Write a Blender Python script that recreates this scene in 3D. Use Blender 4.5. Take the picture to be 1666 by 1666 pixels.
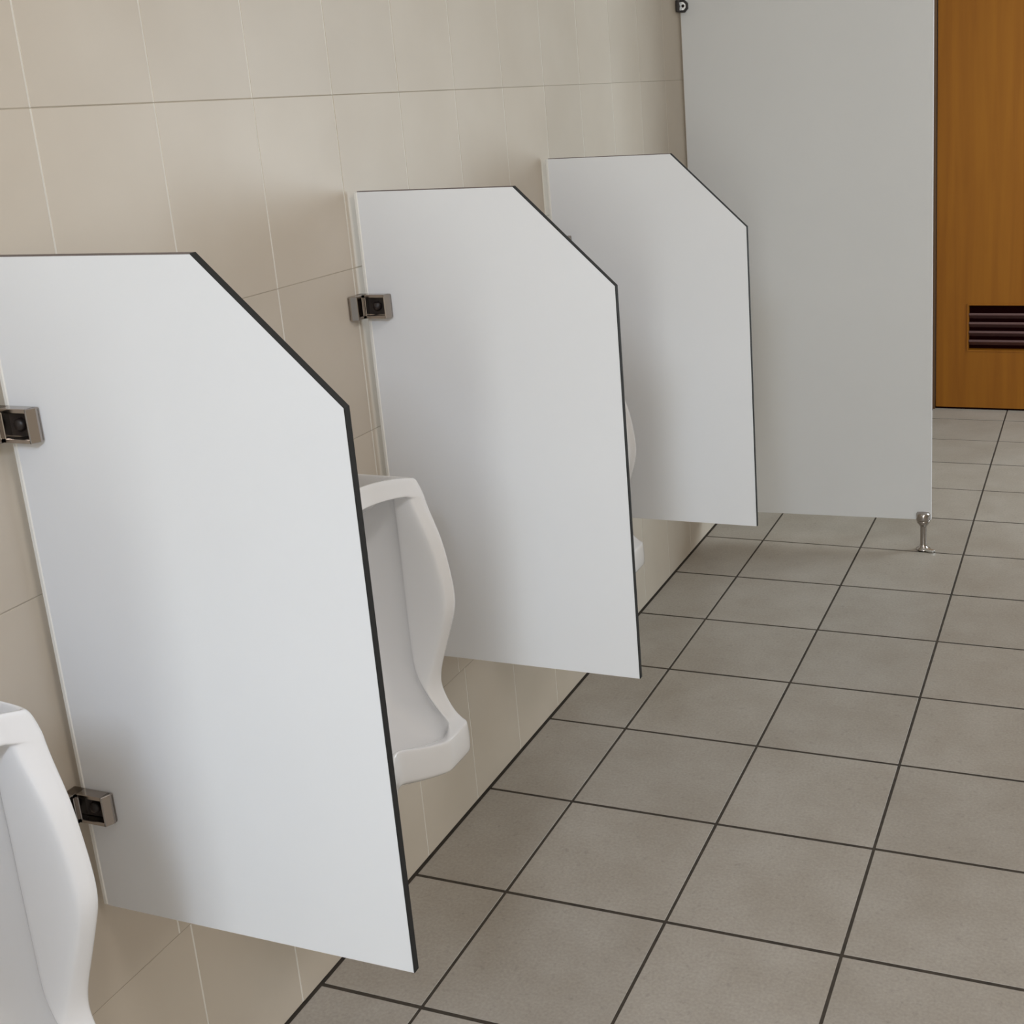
import bpy, bmesh, math, random
from mathutils import Vector, Matrix

for o in list(bpy.data.objects):
    bpy.data.objects.remove(o, do_unlink=True)
scene = bpy.context.scene
C = scene.collection
random.seed(7)
U = 1.1            # survey units -> metres (a floor tile is 33 cm)

# ------------------------------------------------------------------ camera
cam_data = bpy.data.cameras.new('camera')
cam = bpy.data.objects.new('camera', cam_data)
C.objects.link(cam)
Rr = Vector((0.93467462, 0.35047459, -0.05958959))
Ru = Vector((-0.03885535, 0.26732690, 0.96282220))
Rf = Vector((-0.35337461, 0.89761010, -0.26348148))
m = Matrix((Rr, Ru, -Rf)).transposed().to_4x4()
m.translation = Vector((1.13795, -1.37966, 1.35796)) * U
cam.matrix_world = m
cam_data.sensor_width = 36.0
cam_data.sensor_fit = 'HORIZONTAL'
cam_data.lens = 2012.956 / 1666 * 36.0
cam_data.shift_x = (833 - 1025.382) / 1666
cam_data.shift_y = (699.586 - 833) / 1666
cam_data.clip_start = 0.02
scene.camera = cam

# ------------------------------------------------------------------ world, lights, exposure
scene.view_settings.view_transform = 'Standard'
scene.view_settings.look = 'None'
scene.view_settings.exposure = 0.0
scene.view_settings.gamma = 1.0
scene.view_settings.use_curve_mapping = False
world = bpy.data.worlds.new('world')
scene.world = world
world.use_nodes = True
bg = world.node_tree.nodes['Background']
bg.inputs[0].default_value = (0.72, 0.82, 1.0, 1)
bg.inputs[1].default_value = 0.6


def area(name, loc, target, sx, sy, power, color, spread=math.pi):
    d = bpy.data.lights.new(name, 'AREA')
    d.shape = 'RECTANGLE'
    d.size = sx * U
    d.size_y = sy * U
    d.energy = power
    d.color = color
    d.spread = spread
    o = bpy.data.objects.new(name, d)
    C.objects.link(o)
    o.location = Vector(loc) * U
    o.rotation_euler = (Vector(target) - Vector(loc)).to_track_quat('-Z', 'Y').to_euler()
    return o


# room extents (survey units)
X1, Y0, Y1, ZC = 2.285, -5.1, 3.77, 2.55
WB = (1.72, 2.24, 0.40, 2.30)       # tall back wall window     : x0 x1 z0 z1
WINS = [(2.50, 3.45, 0.40, 2.10)]    # right wall window         : y0 y1 z0 z1
ADDED_LAMPS = [(1.80, -0.50), (1.20, -2.80)]  # ceiling lamps added out of view to fit the brightness


def daylight(name, W, axis, power, color):
    a, z = (W[0] + W[1]) / 2, (W[2] + W[3]) / 2
    w, h = W[1] - W[0] - 0.06, W[3] - W[2] - 0.06
    if axis == 1:
        area(name, (a, Y0 + 0.02, z), (a, 0, z), w, h, power, color)
    else:
        area(name, (X1 - 0.02, a, z), (0, a, z), w, h, power, color)


daylight('back_window_daylight', WB, 1, 52, (0.97, 1.0, 0.95))
daylight('far_window_daylight', WINS[0], 0, 48, (0.80, 0.92, 1.0))
for (lx, ly), p_, c_ in zip(ADDED_LAMPS, (22, 72), ((1.0, 0.97, 0.97), (0.70, 0.82, 1.0))):
    area('added_lamp_fill', (lx, ly, ZC - 0.075), (lx, ly, 0), 0.28, 1.15, p_, c_)


# ------------------------------------------------------------------ materials
def mat(name):
    mt = bpy.data.materials.new(name)
    mt.use_nodes = True
    nt = mt.node_tree
    return mt, nt, nt.nodes['Principled BSDF']


def N(nt, kind, **kw):
    n = nt.nodes.new(kind)
    for k, v in kw.items():
        setattr(n, k, v)
    return n


def simple(name, col, rough=0.5, metal=0.0, coat=0.0, bump=0.0, bscale=40, var=0.0, vscale=6):
    mt, nt, b = mat(name)
    b.inputs['Base Color'].default_value = (*col, 1)
    b.inputs['Roughness'].default_value = rough
    b.inputs['Metallic'].default_value = metal
    b.inputs['Coat Weight'].default_value = coat
    b.inputs['Coat Roughness'].default_value = 0.06
    tc = N(nt, 'ShaderNodeTexCoord')
    if var:
        nz = N(nt, 'ShaderNodeTexNoise')
        nz.inputs['Scale'].default_value = vscale
        nz.inputs['Detail'].default_value = 4
        nt.links.new(tc.outputs['Object'], nz.inputs['Vector'])
        rp = N(nt, 'ShaderNodeMapRange')
        rp.inputs[1].default_value = 0.3
        rp.inputs[2].default_value = 0.7
        rp.inputs[3].default_value = 1 - var
        rp.inputs[4].default_value = 1 + var
        nt.links.new(nz.outputs['Fac'], rp.inputs[0])
        mx = N(nt, 'ShaderNodeMix', data_type='RGBA', blend_type='MULTIPLY')
        mx.inputs[0].default_value = 1
        mx.inputs[6].default_value = (*col, 1)
        nt.links.new(rp.outputs[0], mx.inputs[7])
        nt.links.new(mx.outputs[2], b.inputs['Base Color'])
    if bump:
        n2 = N(nt, 'ShaderNodeTexNoise')
        n2.inputs['Scale'].default_value = bscale
        n2.inputs['Detail'].default_value = 3
        nt.links.new(tc.outputs['Object'], n2.inputs['Vector'])
        bp = N(nt, 'ShaderNodeBump')
        bp.inputs['Strength'].default_value = bump
        bp.inputs['Distance'].default_value = 0.002
        nt.links.new(n2.outputs['Fac'], bp.inputs['Height'])
        nt.links.new(bp.outputs[0], b.inputs['Normal'])
    return mt


def floor_tile_mat():
    mt, nt, b = mat('speckled_floor_tile')
    geo = N(nt, 'ShaderNodeNewGeometry')
    oi = N(nt, 'ShaderNodeObjectInfo')
    n1 = N(nt, 'ShaderNodeTexNoise')
    n1.inputs['Scale'].default_value = 5.5
    n1.inputs['Detail'].default_value = 5
    n1.inputs['Roughness'].default_value = 0.6
    n2 = N(nt, 'ShaderNodeTexNoise')
    n2.inputs['Scale'].default_value = 170
    n2.inputs['Detail'].default_value = 2
    n3 = N(nt, 'ShaderNodeTexNoise')
    n3.inputs['Scale'].default_value = 48
    n3.inputs['Detail'].default_value = 4
    n3.inputs['Roughness'].default_value = 0.7
    for n in (n1, n2, n3):
        nt.links.new(geo.outputs['Position'], n.inputs['Vector'])
    r1 = N(nt, 'ShaderNodeValToRGB')
    r1.color_ramp.elements[0].position = 0.32
    r1.color_ramp.elements[0].color = (0.325, 0.283, 0.235, 1)
    r1.color_ramp.elements[1].position = 0.68
    r1.color_ramp.elements[1].color = (0.385, 0.345, 0.298, 1)
    nt.links.new(n1.outputs['Fac'], r1.inputs[0])
    r2 = N(nt, 'ShaderNodeMapRange')
    r2.inputs[1].default_value = 0.3
    r2.inputs[2].default_value = 0.7
    r2.inputs[3].default_value = 0.90
    r2.inputs[4].default_value = 1.07
    nt.links.new(n2.outputs['Fac'], r2.inputs[0])
    r3 = N(nt, 'ShaderNodeMapRange')
    r3.inputs[1].default_value = 0.3
    r3.inputs[2].default_value = 0.42
    r3.inputs[3].default_value = 0.84
    r3.inputs[4].default_value = 1.0
    nt.links.new(n3.outputs['Fac'], r3.inputs[0])
    ro = N(nt, 'ShaderNodeMapRange')
    ro.inputs[3].default_value = 0.96
    ro.inputs[4].default_value = 1.04
    nt.links.new(oi.outputs['Random'], ro.inputs[0])
    m1 = N(nt, 'ShaderNodeMath', operation='MULTIPLY')
    m2 = N(nt, 'ShaderNodeMath', operation='MULTIPLY')
    nt.links.new(r2.outputs[0], m1.inputs[0])
    nt.links.new(r3.outputs[0], m1.inputs[1])
    nt.links.new(m1.outputs[0], m2.inputs[0])
    nt.links.new(ro.outputs[0], m2.inputs[1])
    mx = N(nt, 'ShaderNodeMix', data_type='RGBA', blend_type='MULTIPLY')
    mx.inputs[0].default_value = 1
    nt.links.new(r1.outputs[0], mx.inputs[6])
    nt.links.new(m2.outputs[0], mx.inputs[7])
    nt.links.new(mx.outputs[2], b.inputs['Base Color'])
    rr = N(nt, 'ShaderNodeMapRange')
    rr.inputs[3].default_value = 0.36
    rr.inputs[4].default_value = 0.50
    nt.links.new(n3.outputs['Fac'], rr.inputs[0])
    nt.links.new(rr.outputs[0], b.inputs['Roughness'])
    bp = N(nt, 'ShaderNodeBump')
    bp.inputs['Strength'].default_value = 0.12
    bp.inputs['Distance'].default_value = 0.001
    nt.links.new(n2.outputs['Fac'], bp.inputs['Height'])
    nt.links.new(bp.outputs[0], b.inputs['Normal'])
    return mt


def wall_tile_mat():
    mt, nt, b = mat('cream_wall_tile')
    geo = N(nt, 'ShaderNodeNewGeometry')
    oi = N(nt, 'ShaderNodeObjectInfo')
    n1 = N(nt, 'ShaderNodeTexNoise')
    n1.inputs['Scale'].default_value = 4
    n1.inputs['Detail'].default_value = 3
    nt.links.new(geo.outputs['Position'], n1.inputs['Vector'])
    r1 = N(nt, 'ShaderNodeValToRGB')
    r1.color_ramp.elements[0].position = 0.3
    r1.color_ramp.elements[0].color = (0.535, 0.465, 0.380, 1)
    r1.color_ramp.elements[1].position = 0.7
    r1.color_ramp.elements[1].color = (0.580, 0.512, 0.428, 1)
    nt.links.new(n1.outputs['Fac'], r1.inputs[0])
    ro = N(nt, 'ShaderNodeMapRange')
    ro.inputs[3].default_value = 0.975
    ro.inputs[4].default_value = 1.025
    nt.links.new(oi.outputs['Random'], ro.inputs[0])
    mx = N(nt, 'ShaderNodeMix', data_type='RGBA', blend_type='MULTIPLY')
    mx.inputs[0].default_value = 1
    nt.links.new(r1.outputs[0], mx.inputs[6])
    nt.links.new(ro.outputs[0], mx.inputs[7])
    nt.links.new(mx.outputs[2], b.inputs['Base Color'])
    b.inputs['Roughness'].default_value = 0.38
    return mt


def wood_mat():
    mt, nt, b = mat('brown_wood_laminate')
    geo = N(nt, 'ShaderNodeNewGeometry')
    mp = N(nt, 'ShaderNodeMapping')
    mp.inputs['Scale'].default_value = (9, 9, 0.5)
    nt.links.new(geo.outputs['Position'], mp.inputs['Vector'])
    n1 = N(nt, 'ShaderNodeTexNoise')
    n1.inputs['Scale'].default_value = 3.0
    n1.inputs['Detail'].default_value = 6
    n1.inputs['Distortion'].default_value = 0.4
    nt.links.new(mp.outputs[0], n1.inputs['Vector'])
    r1 = N(nt, 'ShaderNodeValToRGB')
    r1.color_ramp.elements[0].position = 0.3
    r1.color_ramp.elements[0].color = (0.225, 0.073, 0.003, 1)
    r1.color_ramp.elements[1].position = 0.7
    r1.color_ramp.elements[1].color = (0.275, 0.098, 0.005, 1)
    nt.links.new(n1.outputs['Fac'], r1.inputs[0])
    nt.links.new(r1.outputs[0], b.inputs['Base Color'])
    b.inputs['Roughness'].default_value = 0.55
    b.inputs['Specular IOR Level'].default_value = 0.25
    return mt


def far_tile_mat():
    # walls the photograph does not show: same cream tiling
    mt, nt, b = mat('cream_tiled_wall')
    tc = N(nt, 'ShaderNodeTexCoord')
    br = N(nt, 'ShaderNodeTexBrick')
    br.offset = 0.0
    br.inputs['Color1'].default_value = (0.60, 0.53, 0.435, 1)
    br.inputs['Color2'].default_value = (0.62, 0.55, 0.455, 1)
    br.inputs['Mortar'].default_value = (0.66, 0.62, 0.55, 1)
    br.inputs['Scale'].default_value = 1.0
    br.inputs['Mortar Size'].default_value = 0.002
    br.inputs['Brick Width'].default_value = 0.30
    br.inputs['Row Height'].default_value = 0.22
    nt.links.new(tc.outputs['UV'], br.inputs['Vector'])
    nt.links.new(br.outputs['Color'], b.inputs['Base Color'])
    b.inputs['Roughness'].default_value = 0.3
    return mt


M = dict(
    floor=floor_tile_mat(), wall=wall_tile_mat(), wood=wood_mat(), far=far_tile_mat(),
    floor_grout=simple('dark_floor_grout', (0.045, 0.034, 0.024), 0.9, var=0.3, vscale=30),
    wall_grout=simple('pale_wall_grout', (0.74, 0.71, 0.65), 0.7, var=0.05),
    bed=simple('dull_joint_filler', (0.40, 0.35, 0.28), 0.8, var=0.1, vscale=12),
    laminate=simple('white_laminate', (0.795, 0.805, 0.82), 0.34, var=0.012, vscale=3),
    big_laminate=simple('pale_grey_laminate', (0.715, 0.72, 0.72), 0.36, var=0.012, vscale=3),
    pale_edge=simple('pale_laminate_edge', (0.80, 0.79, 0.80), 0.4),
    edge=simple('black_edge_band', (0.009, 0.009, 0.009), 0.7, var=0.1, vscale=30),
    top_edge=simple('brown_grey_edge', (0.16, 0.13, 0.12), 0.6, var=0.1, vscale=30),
    seal=simple('white_sealant', (0.80, 0.78, 0.73), 0.45, bump=0.1),
    ceramic=simple('white_glazed_ceramic', (0.83, 0.83, 0.84), 0.12, coat=0.5),
    chrome=simple('chrome', (0.44, 0.40, 0.37), 0.18, metal=1.0),
    dark=simple('dark_fitting_and_shade', (0.018, 0.012, 0.010), 0.4),
    bright_chrome=simple('polished_chrome', (0.80, 0.80, 0.79), 0.25, metal=1.0),
    slat=simple('dark_brown_slat', (0.105, 0.050, 0.046), 0.4),
    hollow_shade=simple('painted_hollow_shade', (0.012, 0.002, 0.002), 1.0),
    ceiling=simple('white_ceiling_paint', (0.74, 0.73, 0.70), 0.8, bump=0.1),
    frame=simple('white_window_frame', (0.75, 0.75, 0.75), 0.4),
    jamb=simple('dark_wood_jamb', (0.09, 0.04, 0.012), 0.5),
)


M['hollow_shade'].node_tree.nodes['Principled BSDF'].inputs['Specular IOR Level'].default_value = 0.0
gm, gnt, gb = mat('window_glass')
gb.inputs['Transmission Weight'].default_value = 1
gb.inputs['Roughness'].default_value = 0.25
gb.inputs['Base Color'].default_value = (0.9, 0.95, 0.97, 1)
M['glass'] = gm


# ------------------------------------------------------------------ mesh helpers
def finish(name, bm, material, parent=None, smooth=False, loc=None):
    for v in bm.verts:
        v.co *= U
    bmesh.ops.recalc_face_normals(bm, faces=bm.faces)
    me = bpy.data.meshes.new(name)
    bm.to_mesh(me)
    bm.free()
    mats = material if isinstance(material, (list, tuple)) else [material]
    for x in mats:
        me.materials.append(x)
    if smooth:
        for f in me.polygons:
            f.use_smooth = True
    return link(name, me, parent, loc)


def link(name, me, parent=None, loc=None):
    o = bpy.data.objects.new(name, me)
    C.objects.link(o)
    if parent:
        o.parent = parent
    if loc is not None:
        o.location = Vector(loc) * U
    return o


def empty(name, loc=(0, 0, 0)):
    o = bpy.data.objects.new(name, None)
    o.empty_display_size = 0.05
    C.objects.link(o)
    o.location = Vector(loc) * U
    return o


def tag(o, label=None, cat=None, group=None, kind=None):
    for k, v in (('label', label), ('category', cat), ('group', group), ('kind', kind)):
        if v:
            o[k] = v
    return o


def box(bm, x0, x1, y0, y1, z0, z1, bev=0.0, seg=1):
    vs = [bm.verts.new((x, y, z)) for x in (x0, x1) for y in (y0, y1) for z in (z0, z1)]
    idx = [(0, 1, 3, 2), (4, 6, 7, 5), (0, 4, 5, 1), (2, 3, 7, 6), (0, 2, 6, 4), (1, 5, 7, 3)]
    fs = [bm.faces.new([vs[i] for i in f]) for f in idx]
    if bev:
        es = list({e for f in fs for e in f.edges})
        bmesh.ops.bevel(bm, geom=es, offset=bev, segments=seg, affect='EDGES', profile=0.5)


def prism(bm, pts, axis, a0, a1, bev=0.0, seg=2):
    """extrude a polygon; axis 1: pts are (x,z) and it runs along y, axis 0: pts are (y,z), axis 2: (x,y)."""
    def P(p, a):
        return {0: (a, p[0], p[1]), 1: (p[0], a, p[1]), 2: (p[0], p[1], a)}[axis]
    A = [bm.verts.new(P(p, a0)) for p in pts]
    B = [bm.verts.new(P(p, a1)) for p in pts]
    n = len(pts)
    fs = [bm.faces.new(A), bm.faces.new(B[::-1])]
    for i in range(n):
        fs.append(bm.faces.new((A[i], B[i], B[(i + 1) % n], A[(i + 1) % n])))
    if bev:
        es = list({e for f in fs for e in f.edges})
        bmesh.ops.bevel(bm, geom=es, offset=bev, segments=seg, affect='EDGES', profile=0.5)


def lathe(bm, prof, seg=24, axis=2, origin=(0, 0, 0)):
    rings = []
    for r, h in prof:
        ring = []
        for k in range(seg):
            a = 2 * math.pi * k / seg
            c, s = r * math.cos(a), r * math.sin(a)
            p = {2: (c, s, h), 1: (c, h, s), 0: (h, c, s)}[axis]
            ring.append(bm.verts.new((p[0] + origin[0], p[1] + origin[1], p[2] + origin[2])))
        rings.append(ring)
    for a, b in zip(rings, rings[1:]):
        for k in range(seg):
            bm.faces.new((a[k], a[(k + 1) % seg], b[(k + 1) % seg], b[k]))
    bm.faces.new(rings[0])
    bm.faces.new(rings[-1][::-1])


def struct(name, bm, material, parent=None, **k):
    o = finish(name, bm, material, parent, **k)
    if parent is None:
        o['kind'] = 'structure'
    return o


# ------------------------------------------------------------------ the room
# floor: dark grout bed with single tiles
bm = bmesh.new()
box(bm, -0.12, X1 + 0.12, Y0 - 0.12, Y1 + 0.12, -0.12, -0.0010)
floor = struct('floor', bm, M['floor_grout'])
xs = [0.0] + [0.18507 + 0.3 * k for k in range(8)]
ys = [Y0 + 0.3 * k for k in range(30)] + [Y1]
J, JR = 0.0028, 0.0036      # half joints: along the room, across it
tile_mesh = {}


def tile_me(w, d, t, bev, material, key):
    k = (round(w, 4), round(d, 4), key)
    if k not in tile_mesh:
        b = bmesh.new()
        if key == 'floor':
            box(b, -w / 2, w / 2, -d / 2, d / 2, -t, 0, bev)
        else:
            box(b, -t, 0, -w / 2, w / 2, -d / 2, d / 2, bev)
        for v in b.verts:
            v.co *= U
        bmesh.ops.recalc_face_normals(b, faces=b.faces)
        me = bpy.data.meshes.new('tile')
        b.to_mesh(me)
        b.free()
        me.materials.append(material)
        tile_mesh[k] = me
    return tile_mesh[k]


for i in range(len(xs) - 1):
    for j in range(len(ys) - 1):
        a0 = xs[i] + (0.0038 if i == 0 else J)
        a1, b0, b1 = xs[i + 1] - J, ys[j] + JR, ys[j + 1] - JR
        o = link('tile', tile_me(a1 - a0, b1 - b0, 0.008, 0.0006, M['floor'], 'floor'), floor,
                 ((a0 + a1) / 2, (b0 + b1) / 2, random.uniform(-0.0002, 0.0002)))
        o.rotation_euler = (random.gauss(0, 0.0004), random.gauss(0, 0.0004), random.gauss(0, 0.0012))

# left wall: pale grout bed with single tiles
bm = bmesh.new()
box(bm, -0.14, -0.0006, Y0 - 0.12, Y1 + 0.12, 0.0042, ZC)
wall_left = struct('wall_left', bm, M['wall_grout'])
zs = [0.0042, 0.2935, 0.5652, 0.8369, 1.1086, 1.3803, 1.652, 1.9237, 2.1954, 2.4671, ZC]
JV, JH = 0.0015, 0.0006
rest = bmesh.new()
fill = bmesh.new()
for j in range(len(zs) - 1):
    off = -0.0475 if j == 0 else -0.069
    k0 = math.floor((Y0 - off) / 0.2)
    k1 = math.ceil((Y1 - off) / 0.2)
    for k in range(k0, k1):
        b0 = max(Y0, off + 0.2 * k) + JV
        b1 = min(Y1, off + 0.2 * (k + 1)) - JV
        if b1 - b0 < 0.01:
            continue
        c0 = zs[j] + (0 if j == 0 else JH)
        c1 = zs[j + 1] - JH
        if b0 > -1.1:
            o = link('tile', tile_me(b1 - b0, c1 - c0, 0.007, 0.0004, M['wall'], 'wall'), wall_left,
                     (random.uniform(-0.0001, 0.0002), (b0 + b1) / 2, (c0 + c1) / 2))
            o.rotation_euler = (random.gauss(0, 0.0003), random.gauss(0, 0.0004), random.gauss(0, 0.0005))
        else:
            box(rest, -0.007, 0, b0, b1, c0, c1, 0.0008)
tag(finish('distant_tiles', rest, M['wall'], wall_left), kind='stuff')
for z in zs[1:-1]:
    box(fill, -0.004, -0.0003, Y0, Y1, z - JH, z + JH)
finish('horizontal_joints', fill, M['bed'], wall_left)


def quad_uv(bm):
    uv = bm.loops.layers.uv.new('UVMap')
    bmesh.ops.recalc_face_normals(bm, faces=bm.faces)
    bm.normal_update()
    for f in bm.faces:
        n = f.normal
        for l in f.loops:
            c = l.vert.co * U
            if abs(n.x) > 0.7:
                l[uv].uv = (c.z, c.y)
            elif abs(n.y) > 0.7:
                l[uv].uv = (c.z, c.x)
            else:
                l[uv].uv = (c.x, c.y)


# far wall with the door opening
DX0, DX1, DZ1 = 0.475, 1.325, 2.05
bm = bmesh.new()
box(bm, 0, DX0, Y1, Y1 + 0.12, -0.0022, ZC)
box(bm, DX1, X1, Y1, Y1 + 0.12, -0.0022, ZC)
box(bm, DX0, DX1, Y1, Y1 + 0.12, DZ1, ZC)
quad_uv(bm)
struct('wall_far', bm, M['far'])
# back wall and right wall with window openings
bm = bmesh.new()
box(bm, 0, WB[0], Y0 - 0.12, Y0, -0.0022, ZC)
box(bm, WB[1], X1, Y0 - 0.12, Y0, -0.0022, ZC)
box(bm, WB[0], WB[1], Y0 - 0.12, Y0, -0.0022, WB[2])
box(bm, WB[0], WB[1], Y0 - 0.12, Y0, WB[3], ZC)
quad_uv(bm)
struct('wall_back', bm, M['far'])
bm = bmesh.new()
edges = [Y0] + [v for W in WINS for v in W[:2]] + [Y1]
for y0, y1 in zip(edges[::2], edges[1::2]):
    box(bm, X1, X1 + 0.12, y0, y1, -0.0022, ZC)
for W in WINS:
    box(bm, X1, X1 + 0.12, W[0], W[1], -0.0022, W[2])
    box(bm, X1, X1 + 0.12, W[0], W[1], W[3], ZC)
quad_uv(bm)
struct('wall_right', bm, M['far'])
bm = bmesh.new()
box(bm, -0.14, X1 + 0.12, Y0 - 0.12, Y1 + 0.12, ZC, ZC + 0.1)
struct('ceiling', bm, M['ceiling'])


def window(name, a0, a1, z0, z1, axis, pos):
    w = empty(name)
    w['kind'] = 'structure'
    bm = bmesh.new()

    def bx(p0, p1, q0, q1, d0, d1):
        if axis == 1:
            box(bm, p0, p1, pos + d0, pos + d1, q0, q1, 0.003)
        else:
            box(bm, pos + d0, pos + d1, p0, p1, q0, q1, 0.003)
    t = 0.04
    bx(a0, a1, z0, z0 + t, -0.025, 0.025)
    bx(a0, a1, z1 - t, z1, -0.025, 0.025)
    bx(a0, a0 + t, z0 + t, z1 - t, -0.025, 0.025)
    bx(a1 - t, a1, z0 + t, z1 - t, -0.025, 0.025)
    mid = (a0 + a1) / 2
    bx(mid - t / 2, mid + t / 2, z0 + t, z1 - t, -0.025, 0.025)
    finish('window_frame', bm, M['frame'], w)
    for p0, p1 in ((a0 + t, mid - t / 2), (mid + t / 2, a1 - t)):
        bm = bmesh.new()
        bx(p0, p1, z0 + t, z1 - t, -0.003, 0.003)
        finish('window_pane', bm, M['glass'], w)


window('window_1', WB[0], WB[1], WB[2], WB[3], 1, Y0 - 0.06)
for i, W in enumerate(WINS):
    window('window_%d' % (i + 2), W[0], W[1], W[2], W[3], 0, X1 + 0.06)

# ------------------------------------------------------------------ the brown door with its louvre
door = empty('door_1', ((DX0 + DX1) / 2, Y1, 0))
door['kind'] = 'structure'
L0 = Vector(((DX0 + DX1) / 2, Y1, 0))
JT = 0.02
LX0, LX1, LZ0, LZ1 = 0.627, 1.173, 0.254, 0.438
yf = Y1 - 0.012          # leaf front face


def dbox(name, material, *b, bev=0.0, parent=door):
    bm = bmesh.new()
    for q in b:
        box(bm, q[0] - L0.x, q[1] - L0.x, q[2] - L0.y, q[3] - L0.y, q[4], q[5], bev)
    return finish(name, bm, material, parent)


dbox('door_frame', M['jamb'], (DX0, DX0 + JT, Y1 - 0.02, Y1 + 0.1, 0.0, DZ1), (DX1 - JT, DX1, Y1 - 0.02, Y1 + 0.1, 0.0, DZ1),
     (DX0, DX1, Y1 - 0.02, Y1 + 0.1, DZ1 - JT, DZ1))
lx0, lx1 = DX0 + JT + 0.003, DX1 - JT - 0.003
leaf = dbox('door_leaf', M['wood'], (lx0, LX0, yf, yf + 0.038, 0.009, DZ1 - JT - 0.003), (LX1, lx1, yf, yf + 0.038, 0.009, DZ1 - JT - 0.003),
            (LX0, LX1, yf, yf + 0.038, 0.009, LZ0), (LX0, LX1, yf, yf + 0.038, LZ1, DZ1 - JT - 0.003))
dbox('threshold_gap_shade', M['hollow_shade'], (DX0 + JT, DX1 - JT, yf + 0.01, Y1 + 0.1, -0.002, 0.0085))  # black strip paints the shade in the gap under the door
lou = dbox('louvre', M['hollow_shade'], (LX0, LX1, yf + 0.030, yf + 0.036, LZ0, LZ1))  # near-black backing paints the shade between the slats
# thin wooden lip round the louvre
bm = bmesh.new()
w = 0.006
for q in ((LX0 - w, LX1 + w, LZ1, LZ1 + w), (LX0 - w, LX1 + w, LZ0 - w, LZ0), (LX0 - w, LX0, LZ0, LZ1), (LX1, LX1 + w, LZ0, LZ1)):
    box(bm, q[0] - L0.x, q[1] - L0.x, yf - 0.003 - L0.y, yf + 0.004 - L0.y, q[2], q[3])
finish('louvre_frame', bm, M['wood'], lou)
pitch = (LZ1 - LZ0) / 5
for k in range(1, 5):
    z = LZ0 + pitch * k - 0.004
    bm = bmesh.new()
    # thin slat falling away from its front edge
    pts = [(yf + 0.001, z + 0.000), (yf + 0.001, z + 0.0085), (yf + 0.028, z - 0.0100), (yf + 0.028, z - 0.0185)]
    prism(bm, [(p[0] - L0.y, p[1]) for p in pts], 0, LX0 + 0.001 - L0.x, LX1 - 0.001 - L0.x)
    finish('slat', bm, M['slat'], lou)
bm = bmesh.new()
lathe(bm, [(0.024, 0), (0.024, -0.006), (0.010, -0.008), (0.010, -0.035), (0.025, -0.042), (0.027, -0.055), (0.020, -0.068), (0.0, -0.070)], 20, 1,
      (lx1 - 0.06 - L0.x, yf - L0.y, 0.98))
finish('door_knob', bm, M['chrome'], door, smooth=True)


# ------------------------------------------------------------------ urinal screens
def make_bracket(parent, z, screen_face, wx=0.0):
    """chrome L bracket: one leaf on the wall, the other along the screen. local origin = screen corner at the wall."""
    h, T, rim = 0.0195, 0.015, 0.0050
    fy = screen_face           # y of the face it lies on (screen side towards -y)
    bm = bmesh.new()

    def tray(axis, L):
        # back plate, raised rim above and below, bevelled outer end and an inner bar round the hollow of the screw
        def P(pts, z0, z1):
            q = [(a, fy - d) if axis == 0 else (wx + d, fy - a) for a, d in pts]
            prism(bm, q, 2, z + z0, z + z1, 0.0007, 1)
        P([(0, 0), (L, 0), (L, 0.004), (0, 0.004)], -h + .001, h - .001)
        side = [(0, 0.001), (L - 0.001, 0.001), (L - 0.001, 0.006), (L - 0.005, T), (0, T)]
        P(side, h - rim, h)
        P(side, -h, -h + rim)
        P([(L - 0.007, 0.001), (L, 0.001), (L, 0.005), (L - 0.005, T), (L - 0.007, T)], -h, h)
        P([(0.013, 0.001), (0.0185, 0.001), (0.0185, T), (0.013, T)], -h, h)
    tray(0, 0.059)
    tray(1, 0.038)
    br = finish('wall_bracket', bm, M['chrome'], parent)
    # screws, and dark plates that paint the shade in the hollows
    bm = bmesh.new()
    box(bm, 0.0185, 0.052, fy - 0.0052, fy - 0.004, z - h + 0.006, z + h - 0.006)
    finish('bracket_hollow_shade', bm, M['dark'], br)
    bm = bmesh.new()
    box(bm, wx + 0.004, wx + 0.0052, fy - 0.031, fy - 0.0185, z - h + 0.006, z + h - 0.006)
    finish('bracket_hollow_shade', bm, M['dark'], br)
    bm = bmesh.new()
    lathe(bm, [(0.0075, -0.005), (0.0075, -0.009), (0.005, -0.0115), (0.0, -0.012)], 14, 1, (0.035, fy, z))
    finish('screw', bm, M['dark'], br, smooth=True)
    return br


TW, TZ0, TZ1 = 0.4505, 0.4270, 1.2302
CX, CZ = 0.2930, 1.0774
TH = 0.0092
outline = [(0.0165, TZ0), (TW, TZ0), (TW, CZ), (CX, TZ1), (0.0165, TZ1)]


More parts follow.
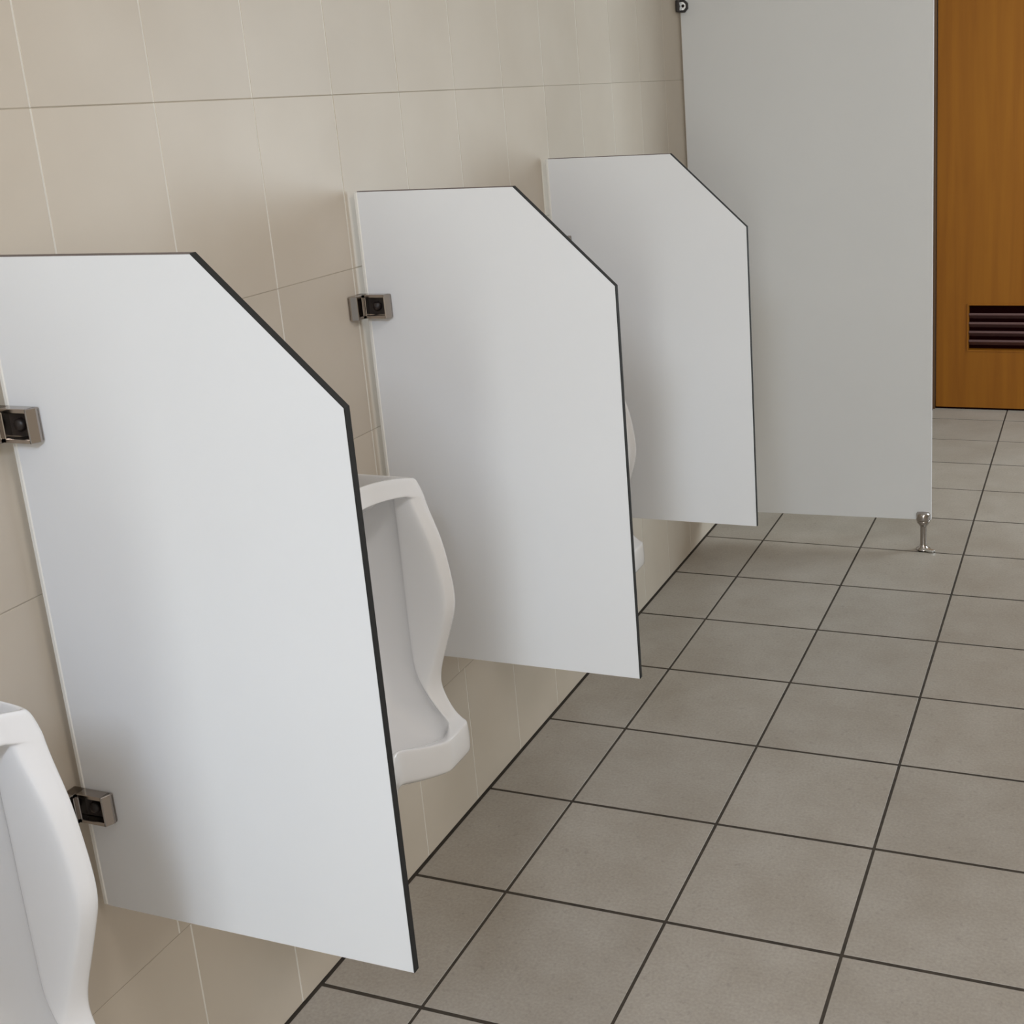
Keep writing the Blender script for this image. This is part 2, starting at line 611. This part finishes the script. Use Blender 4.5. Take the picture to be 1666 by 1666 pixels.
def make_screen():
    root = empty('urinal_screen', (0, 0, 0))
    zb = TZ0
    e = 0.0012
    bm = bmesh.new()
    prism(bm, [(0.0165, TZ0 + e), (TW - e, TZ0 + e), (TW - e, CZ - e * .4), (CX - e * .4, TZ1 - e), (0.0165, TZ1 - e)], 1, 0.0, TH)
    finish('board', bm, M['laminate'], root)

    def strip(name, pts, material):
        bm = bmesh.new()
        prism(bm, pts, 1, 0.0003, TH - 0.0003)
        finish(name, bm, material, root)
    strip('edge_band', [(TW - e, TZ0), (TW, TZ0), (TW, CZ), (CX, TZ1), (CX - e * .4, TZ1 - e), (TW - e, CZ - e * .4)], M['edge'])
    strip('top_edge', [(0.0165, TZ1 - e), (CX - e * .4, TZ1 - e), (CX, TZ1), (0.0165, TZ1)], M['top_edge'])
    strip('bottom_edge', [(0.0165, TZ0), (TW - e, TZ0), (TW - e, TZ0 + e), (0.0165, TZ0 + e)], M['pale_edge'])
    bm = bmesh.new()
    box(bm, 0.0105, 0.0166, -0.0012, TH + 0.001, TZ0 + 0.001, TZ1 - 0.001, 0.0012)
    finish('back_edge', bm, M['seal'], root)
    for z in (1.0465, 0.572):
        make_bracket(root, z, 0.0)
    return root


def copy_tree(o, parent=None):
    c = o.copy()
    C.objects.link(c)
    c.parent = parent
    for ch in [q for q in bpy.data.objects if q.parent == o]:
        copy_tree(ch, c)
    return c


screen = make_screen()
SY = [-0.3845, 0.3471, 1.0905]
slab = ['nearest white urinal screen with black chamfered edge, largest of the three',
        'middle white urinal screen behind the tall white urinal',
        'farthest small white urinal screen in front of the full-height grey partition']
SY.append(SY[0] - 0.7355)  # extra screen added out of view to shade the nearest urinal
slab.append('added unseen urinal screen beyond the left edge, shading the nearest urinal')
for i, y in enumerate(SY):
    s = screen if i == 0 else copy_tree(screen)
    s.location = Vector((0, y - TH / 2, 0)) * U
    tag(s, slab[i], 'urinal screen', 'urinal screens along the tiled wall')


# ------------------------------------------------------------------ urinals
def lerp(a, b, t):
    return a + (b - a) * t


def interp(tab, z):
    tab = sorted(tab)
    if z <= tab[0][0]:
        return tab[0][1]
    for (a, va), (b, vb) in zip(tab, tab[1:]):
        if z <= b:
            t = (z - a) / (b - a)
            t = t * t * (3 - 2 * t) * 0.5 + t * 0.5
            return lerp(va, vb, t)
    return tab[-1][1]


XO = [(0.43, 0.246), (0.455, 0.222), (0.487, 0.203), (0.52, 0.205), (0.575, 0.226), (0.625, 0.242), (0.66, 0.240), (0.77, 0.222), (0.82, 0.203), (0.86, 0.190)]
XI = [(0.44, 0.232), (0.47, 0.204), (0.51, 0.172), (0.56, 0.167), (0.60, 0.167), (0.72, 0.167), (0.82, 0.166), (0.86, 0.166)]
YO = [(0.43, 0.152), (0.46, 0.154), (0.50, 0.159), (0.56, 0.162), (0.62, 0.163), (0.70, 0.164), (0.80, 0.170), (0.835, 0.173), (0.852, 0.172), (0.858, 0.168), (0.86, 0.160)]
YI = [(0.44, 0.120), (0.47, 0.122), (0.51, 0.130), (0.56, 0.134), (0.75, 0.135), (0.86, 0.135)]
NC = 7     # cavity columns after the undercut


def urinal_half(z, mode, k=0):
    """half cross-section, list of (x, yd, z) from the wall to the centre line"""
    xo, xi, yo, yi = interp(XO, z), interp(XI, z), interp(YO, z), interp(YI, z)
    xf = max(xo - 0.007, xi)                     # inner arris of the front face of the wing
    pts = [(0.0, yo + 0.020, z), (xo * 0.55, yo + 0.017, z), (xo - 0.030, yo + 0.009, z), (xo - 0.005, yo + 0.001, z),
           (xo, yo - 0.005, z), (xf + 0.0005, min(yi + 0.009, yo - 0.007), z)]
    if mode == 'solid':
        x = xf
        pts += [(x, yi * 0.995, z), (x, yi * 0.98, z), (x, yi * 0.965, z), (x, yi * 0.95, z)]
        for i in range(NC):
            t = (i + 1) / NC
            pts.append((x + 0.004 * t, yi * 0.93 * (1 - t), z))
    else:
        pts += [(xf - 0.004, yi + 0.004, z), (xi + 0.003, yi + 0.0008, z), (xi - 0.0005, yi + 0.0008, z)]
        xb = k                                   # depth of the hollow's back
        pts.append((xi - 0.007, yi + 0.008, z))
        for i in range(NC):
            t = (i + 1) / NC
            a = t * math.pi / 2
            x = lerp(xi - 0.03, xb, math.sin(a) ** 0.85)
            pts.append((x, (yi + 0.006) * math.cos(a) ** 0.8 if i < NC - 1 else 0.0, z))
    return pts


def arch(pts):
    # the crown and the head of the hollow bow down towards the sides
    out = []
    for x, y, z in pts:
        t = min(1.0, max(0.0, (z - 0.70) / 0.11))
        t = t * t * (3 - 2 * t)
        out.append((x, y, z - t * (0.004 + 0.030 * (abs(y) / 0.162) ** 1.6)))
    return out


rows = []
# top cap
base = urinal_half(0.858, 'solid')
# the crown falls away towards the wall
rows.append([(0.0, p[1] * 0.9, 0.735) for p in base])
rows.append([(p[0] * 0.12, p[1] * 0.93, 0.755) for p in base])
rows.append([(p[0] * 0.6, p[1] * 0.97, 0.785) for p in base])
rows.append([(p[0] * 0.91, p[1] * 0.99, 0.8475) for p in base])
rows.append([(p[0] * 0.975, p[1] * 0.995, 0.8585) for p in base])
for z in (0.8555, 0.848, 0.838, 0.831):
    rows.append(urinal_half(z, 'solid'))
rows.append(urinal_half(0.8275, 'solid'))
rows.append(urinal_half(0.8265, 'cavity', 0.10))
rows.append(urinal_half(0.822, 'cavity', 0.05))
BK = [(0.40, 0.150), (0.44, 0.110), (0.48, 0.082), (0.53, 0.060), (0.60, 0.045), (0.70, 0.040), (0.82, 0.042)]
for z in (0.80, 0.75, 0.70, 0.66, 0.625, 0.59, 0.55, 0.515, 0.49, 0.47, 0.455):
    rows.append(urinal_half(z, 'cavity', interp(BK, z)))
# bowl and lip: rim columns 0..7 keep to the outer profile, the hollow's columns 8.. go down and forward, then up on to the lip
LIPX = [0.239, 0.236, 0.231, 0.226, 0.220, 0.214, 0.211, 0.2095]      # outer lip line, from the corner to the middle
LIPY = [0.122, 0.106, 0.090, 0.072, 0.052, 0.032, 0.014, 0.0]
LIPZ = [0.438, 0.440, 0.442, 0.4455, 0.450, 0.4545, 0.458, 0.459]


r = urinal_half(0.447, 'cavity', 0.14)
rows.append(r[:9] + [(q[0] - 0.022, q[1], LIPZ[i] - 0.028) for i, q in enumerate([(LIPX[i], LIPY[i] * 0.93, 0) for i in range(8)])])
b = urinal_half(0.444, 'solid')[:9]
rows.append(b + [(LIPX[i] - 0.0155, LIPY[i] * 0.96, LIPZ[i] - 0.010) for i in range(8)])
OUT = [(0.0, 0.166, None), (0.125, 0.164, None), (0.205, 0.160, None), (0.236, 0.154, None), (0.246, 0.146, None), (0.2475, 0.135, None), (0.2475, 0.118, None), (0.2475, 0.102, None), (0.2475, 0.088, None)]


def lip_front(dx, z, inset=0.0, scale=1.0):
    out = []
    for x, y, _ in OUT:
        out.append((max(0.0, (x + dx * (1 if x > 0.15 else x / 0.15)) * scale), y - inset, z))
    seq = [(0.247, 0.080), (0.243, 0.070), (0.236, 0.058), (0.229, 0.045), (0.222, 0.031), (0.215, 0.018), (0.211, 0.008), (0.210, 0.0)]
    for i, (x, y) in enumerate(seq):
        zz = z + (LIPZ[i] - 0.438) * (1.0 if z > 0.42 else 0.75)
        out.append(((x + dx) * scale, y, zz))
    return out


rows.append(lip_front(-0.004, 0.4385))
rows.append(lip_front(-0.0005, 0.4375))
rows.append(lip_front(0.0015, 0.4345))
rows.append(lip_front(0.003, 0.412))
rows.append(lip_front(0.002, 0.391))
rows.append(lip_front(-0.001, 0.3865))
rows.append(lip_front(-0.05, 0.366, 0.006))
rows.append(lip_front(-0.12, 0.335, 0.014))
last = lip_front(-0.16, 0.30, 0.03)
rows.append([(p[0] * 0.5, p[1], 0.302) for p in last])
rows.append([(0.0, p[1] * 0.98, 0.298) for p in last])


rows = [arch(r) for r in rows]


def make_urinal():
    bm = bmesh.new()
    ncol = len(rows[0])
    grid = []
    for r in rows:
        assert len(r) == ncol, (len(r), ncol)
        left = [bm.verts.new((p[0], p[1], p[2])) for p in r]
        right = [bm.verts.new((p[0], -p[1], p[2])) for p in r[-2::-1]]
        grid.append(left + right)
    for a, b in zip(grid, grid[1:]):
        for k in range(len(a) - 1):
            bm.faces.new((a[k], a[k + 1], b[k + 1], b[k]))
    o = finish('urinal', bm, M['ceramic'], smooth=True)
    sub = o.modifiers.new('subsurf', 'SUBSURF')
    sub.levels = 2
    sub.render_levels = 2
    # drain strainer in the bowl
    bm = bmesh.new()
    lathe(bm, [(0.022, 0), (0.022, 0.003), (0.018, 0.005), (0.0, 0.006)], 18, 2, (0.165, 0.0, 0.428))
    finish('drain_strainer', bm, M['chrome'], o, smooth=True)
    return o


urinal = make_urinal()
ulab = ['nearest white ceramic urinal, cut by the left edge of the picture',
        'white ceramic wall urinal between the nearest and middle screens',
        'white ceramic urinal almost hidden between the middle and farthest screens']
for i, y in enumerate((-0.0195 - 0.7355, -0.0195, 0.7740)):
    u = urinal if i == 0 else copy_tree(urinal)
    u.location = Vector((0.0, y, 0)) * U
    tag(u, ulab[i], 'urinal', 'urinals on the tiled wall')

# ------------------------------------------------------------------ full-height partition with its chrome foot
PY, PT, PW, PZ0, PZ1 = 2.074, 0.018, 0.691, 0.0965, 2.0
part = empty('toilet_partition', (0.0015, PY, 0))
part.rotation_euler.z = 0.055        # hung a little out of square
tag(part, 'full-height pale grey toilet partition panel standing on a chrome foot', 'partition')
bm = bmesh.new()
box(bm, 0.004, PW - 0.0012, 0, PT, PZ0, PZ1, 0.0006)
finish('board', bm, M['big_laminate'], part)
bm = bmesh.new()
box(bm, PW - 0.0012, PW, 0.0003, PT - 0.0003, PZ0, PZ1)
finish('edge_band', bm, M['pale_edge'], part)
for z in (1.577, 0.30 + 1.55):
    bm = bmesh.new()
    prism(bm, [(0.001, z - 0.017), (0.018, z - 0.017), (0.0275, z - 0.007), (0.0275, z + 0.007), (0.018, z + 0.017), (0.001, z + 0.017)], 1, -0.009, 0.0, 0.001)
    prism(bm, [(-0.030, z - 0.016), (-0.002, z - 0.016), (-0.002, z + 0.016), (-0.030, z + 0.016)], 0, -0.0012, 0.009, 0.002)
    br = finish('wall_bracket', bm, M['dark'], part)
    bm = bmesh.new()
    prism(bm, [(0.006, z - 0.0115), (0.016, z - 0.0115), (0.0225, z - 0.005), (0.0225, z + 0.005), (0.016, z + 0.0115), (0.006, z + 0.0115)], 1, -0.013, -0.0088, 0.001)
    finish('bracket_cap', bm, M['bright_chrome'], br)
    bm = bmesh.new()
    lathe(bm, [(0.0042, -0.0125), (0.0042, -0.0145), (0.0, -0.015)], 14, 1, (0.0155, 0, z))
    finish('screw', bm, M['dark'], br, smooth=True)
FX = 0.668
bm = bmesh.new()
lathe(bm, [(0.021, 0.0), (0.021, 0.004), (0.012, 0.010), (0.0095, 0.018), (0.0095, 0.072), (0.013, 0.078), (0.019, 0.086), (0.0205, 0.096), (0.0205, PZ0 - 0.0005)], 24, 2, (FX, PT / 2, 0))
leg = finish('support_leg', bm, M['chrome'], part, smooth=True)
bm = bmesh.new()
lathe(bm, [(0.0195, PZ0), (0.0205, PZ0 + 0.004), (0.0205, PZ0 + 0.018), (0.017, PZ0 + 0.024), (0.0, PZ0 + 0.025)], 24, 2, (FX, PT / 2 - 0.010, 0))
finish('leg_clamp', bm, M['chrome'], leg, smooth=True)
bm = bmesh.new()
prism(bm, [(FX - 0.004, PT / 2 - 0.016), (FX + 0.030, PT / 2 - 0.030), (FX + 0.036, PT / 2 - 0.020), (FX + 0.006, PT / 2 + 0.004)], 2, 0.0005, 0.008, 0.002)
finish('foot_plate', bm, M['bright_chrome'], leg)

# ------------------------------------------------------------------ added ceiling lamps (unseen, housing the fill lights)
def emission(name, col, k):
    mt, nt, b = mat(name)
    b.inputs['Base Color'].default_value = (*col, 1)
    b.inputs['Emission Color'].default_value = (*col, 1)
    b.inputs['Emission Strength'].default_value = k
    return mt


tube = emission('added_lamp_diffuser', (1.0, 0.97, 0.92), 1.5)
for (lx, ly), lab in zip(ADDED_LAMPS, ('long white ceiling light added unseen for fill, the one nearer the urinals', 'long white ceiling light added unseen for fill, the one nearer the back wall')):
    lamp = empty('added_ceiling_light', (lx, ly, ZC))
    tag(lamp, lab, 'ceiling light', 'added ceiling lights')
    bm = bmesh.new()
    box(bm, -0.16, 0.16, -0.62, 0.62, -0.04, 0, 0.004)
    finish('housing', bm, M['frame'], lamp)
    bm = bmesh.new()
    box(bm, -0.14, 0.14, -0.60, 0.60, -0.065, -0.04, 0.008)
    finish('diffuser', bm, tube, lamp)
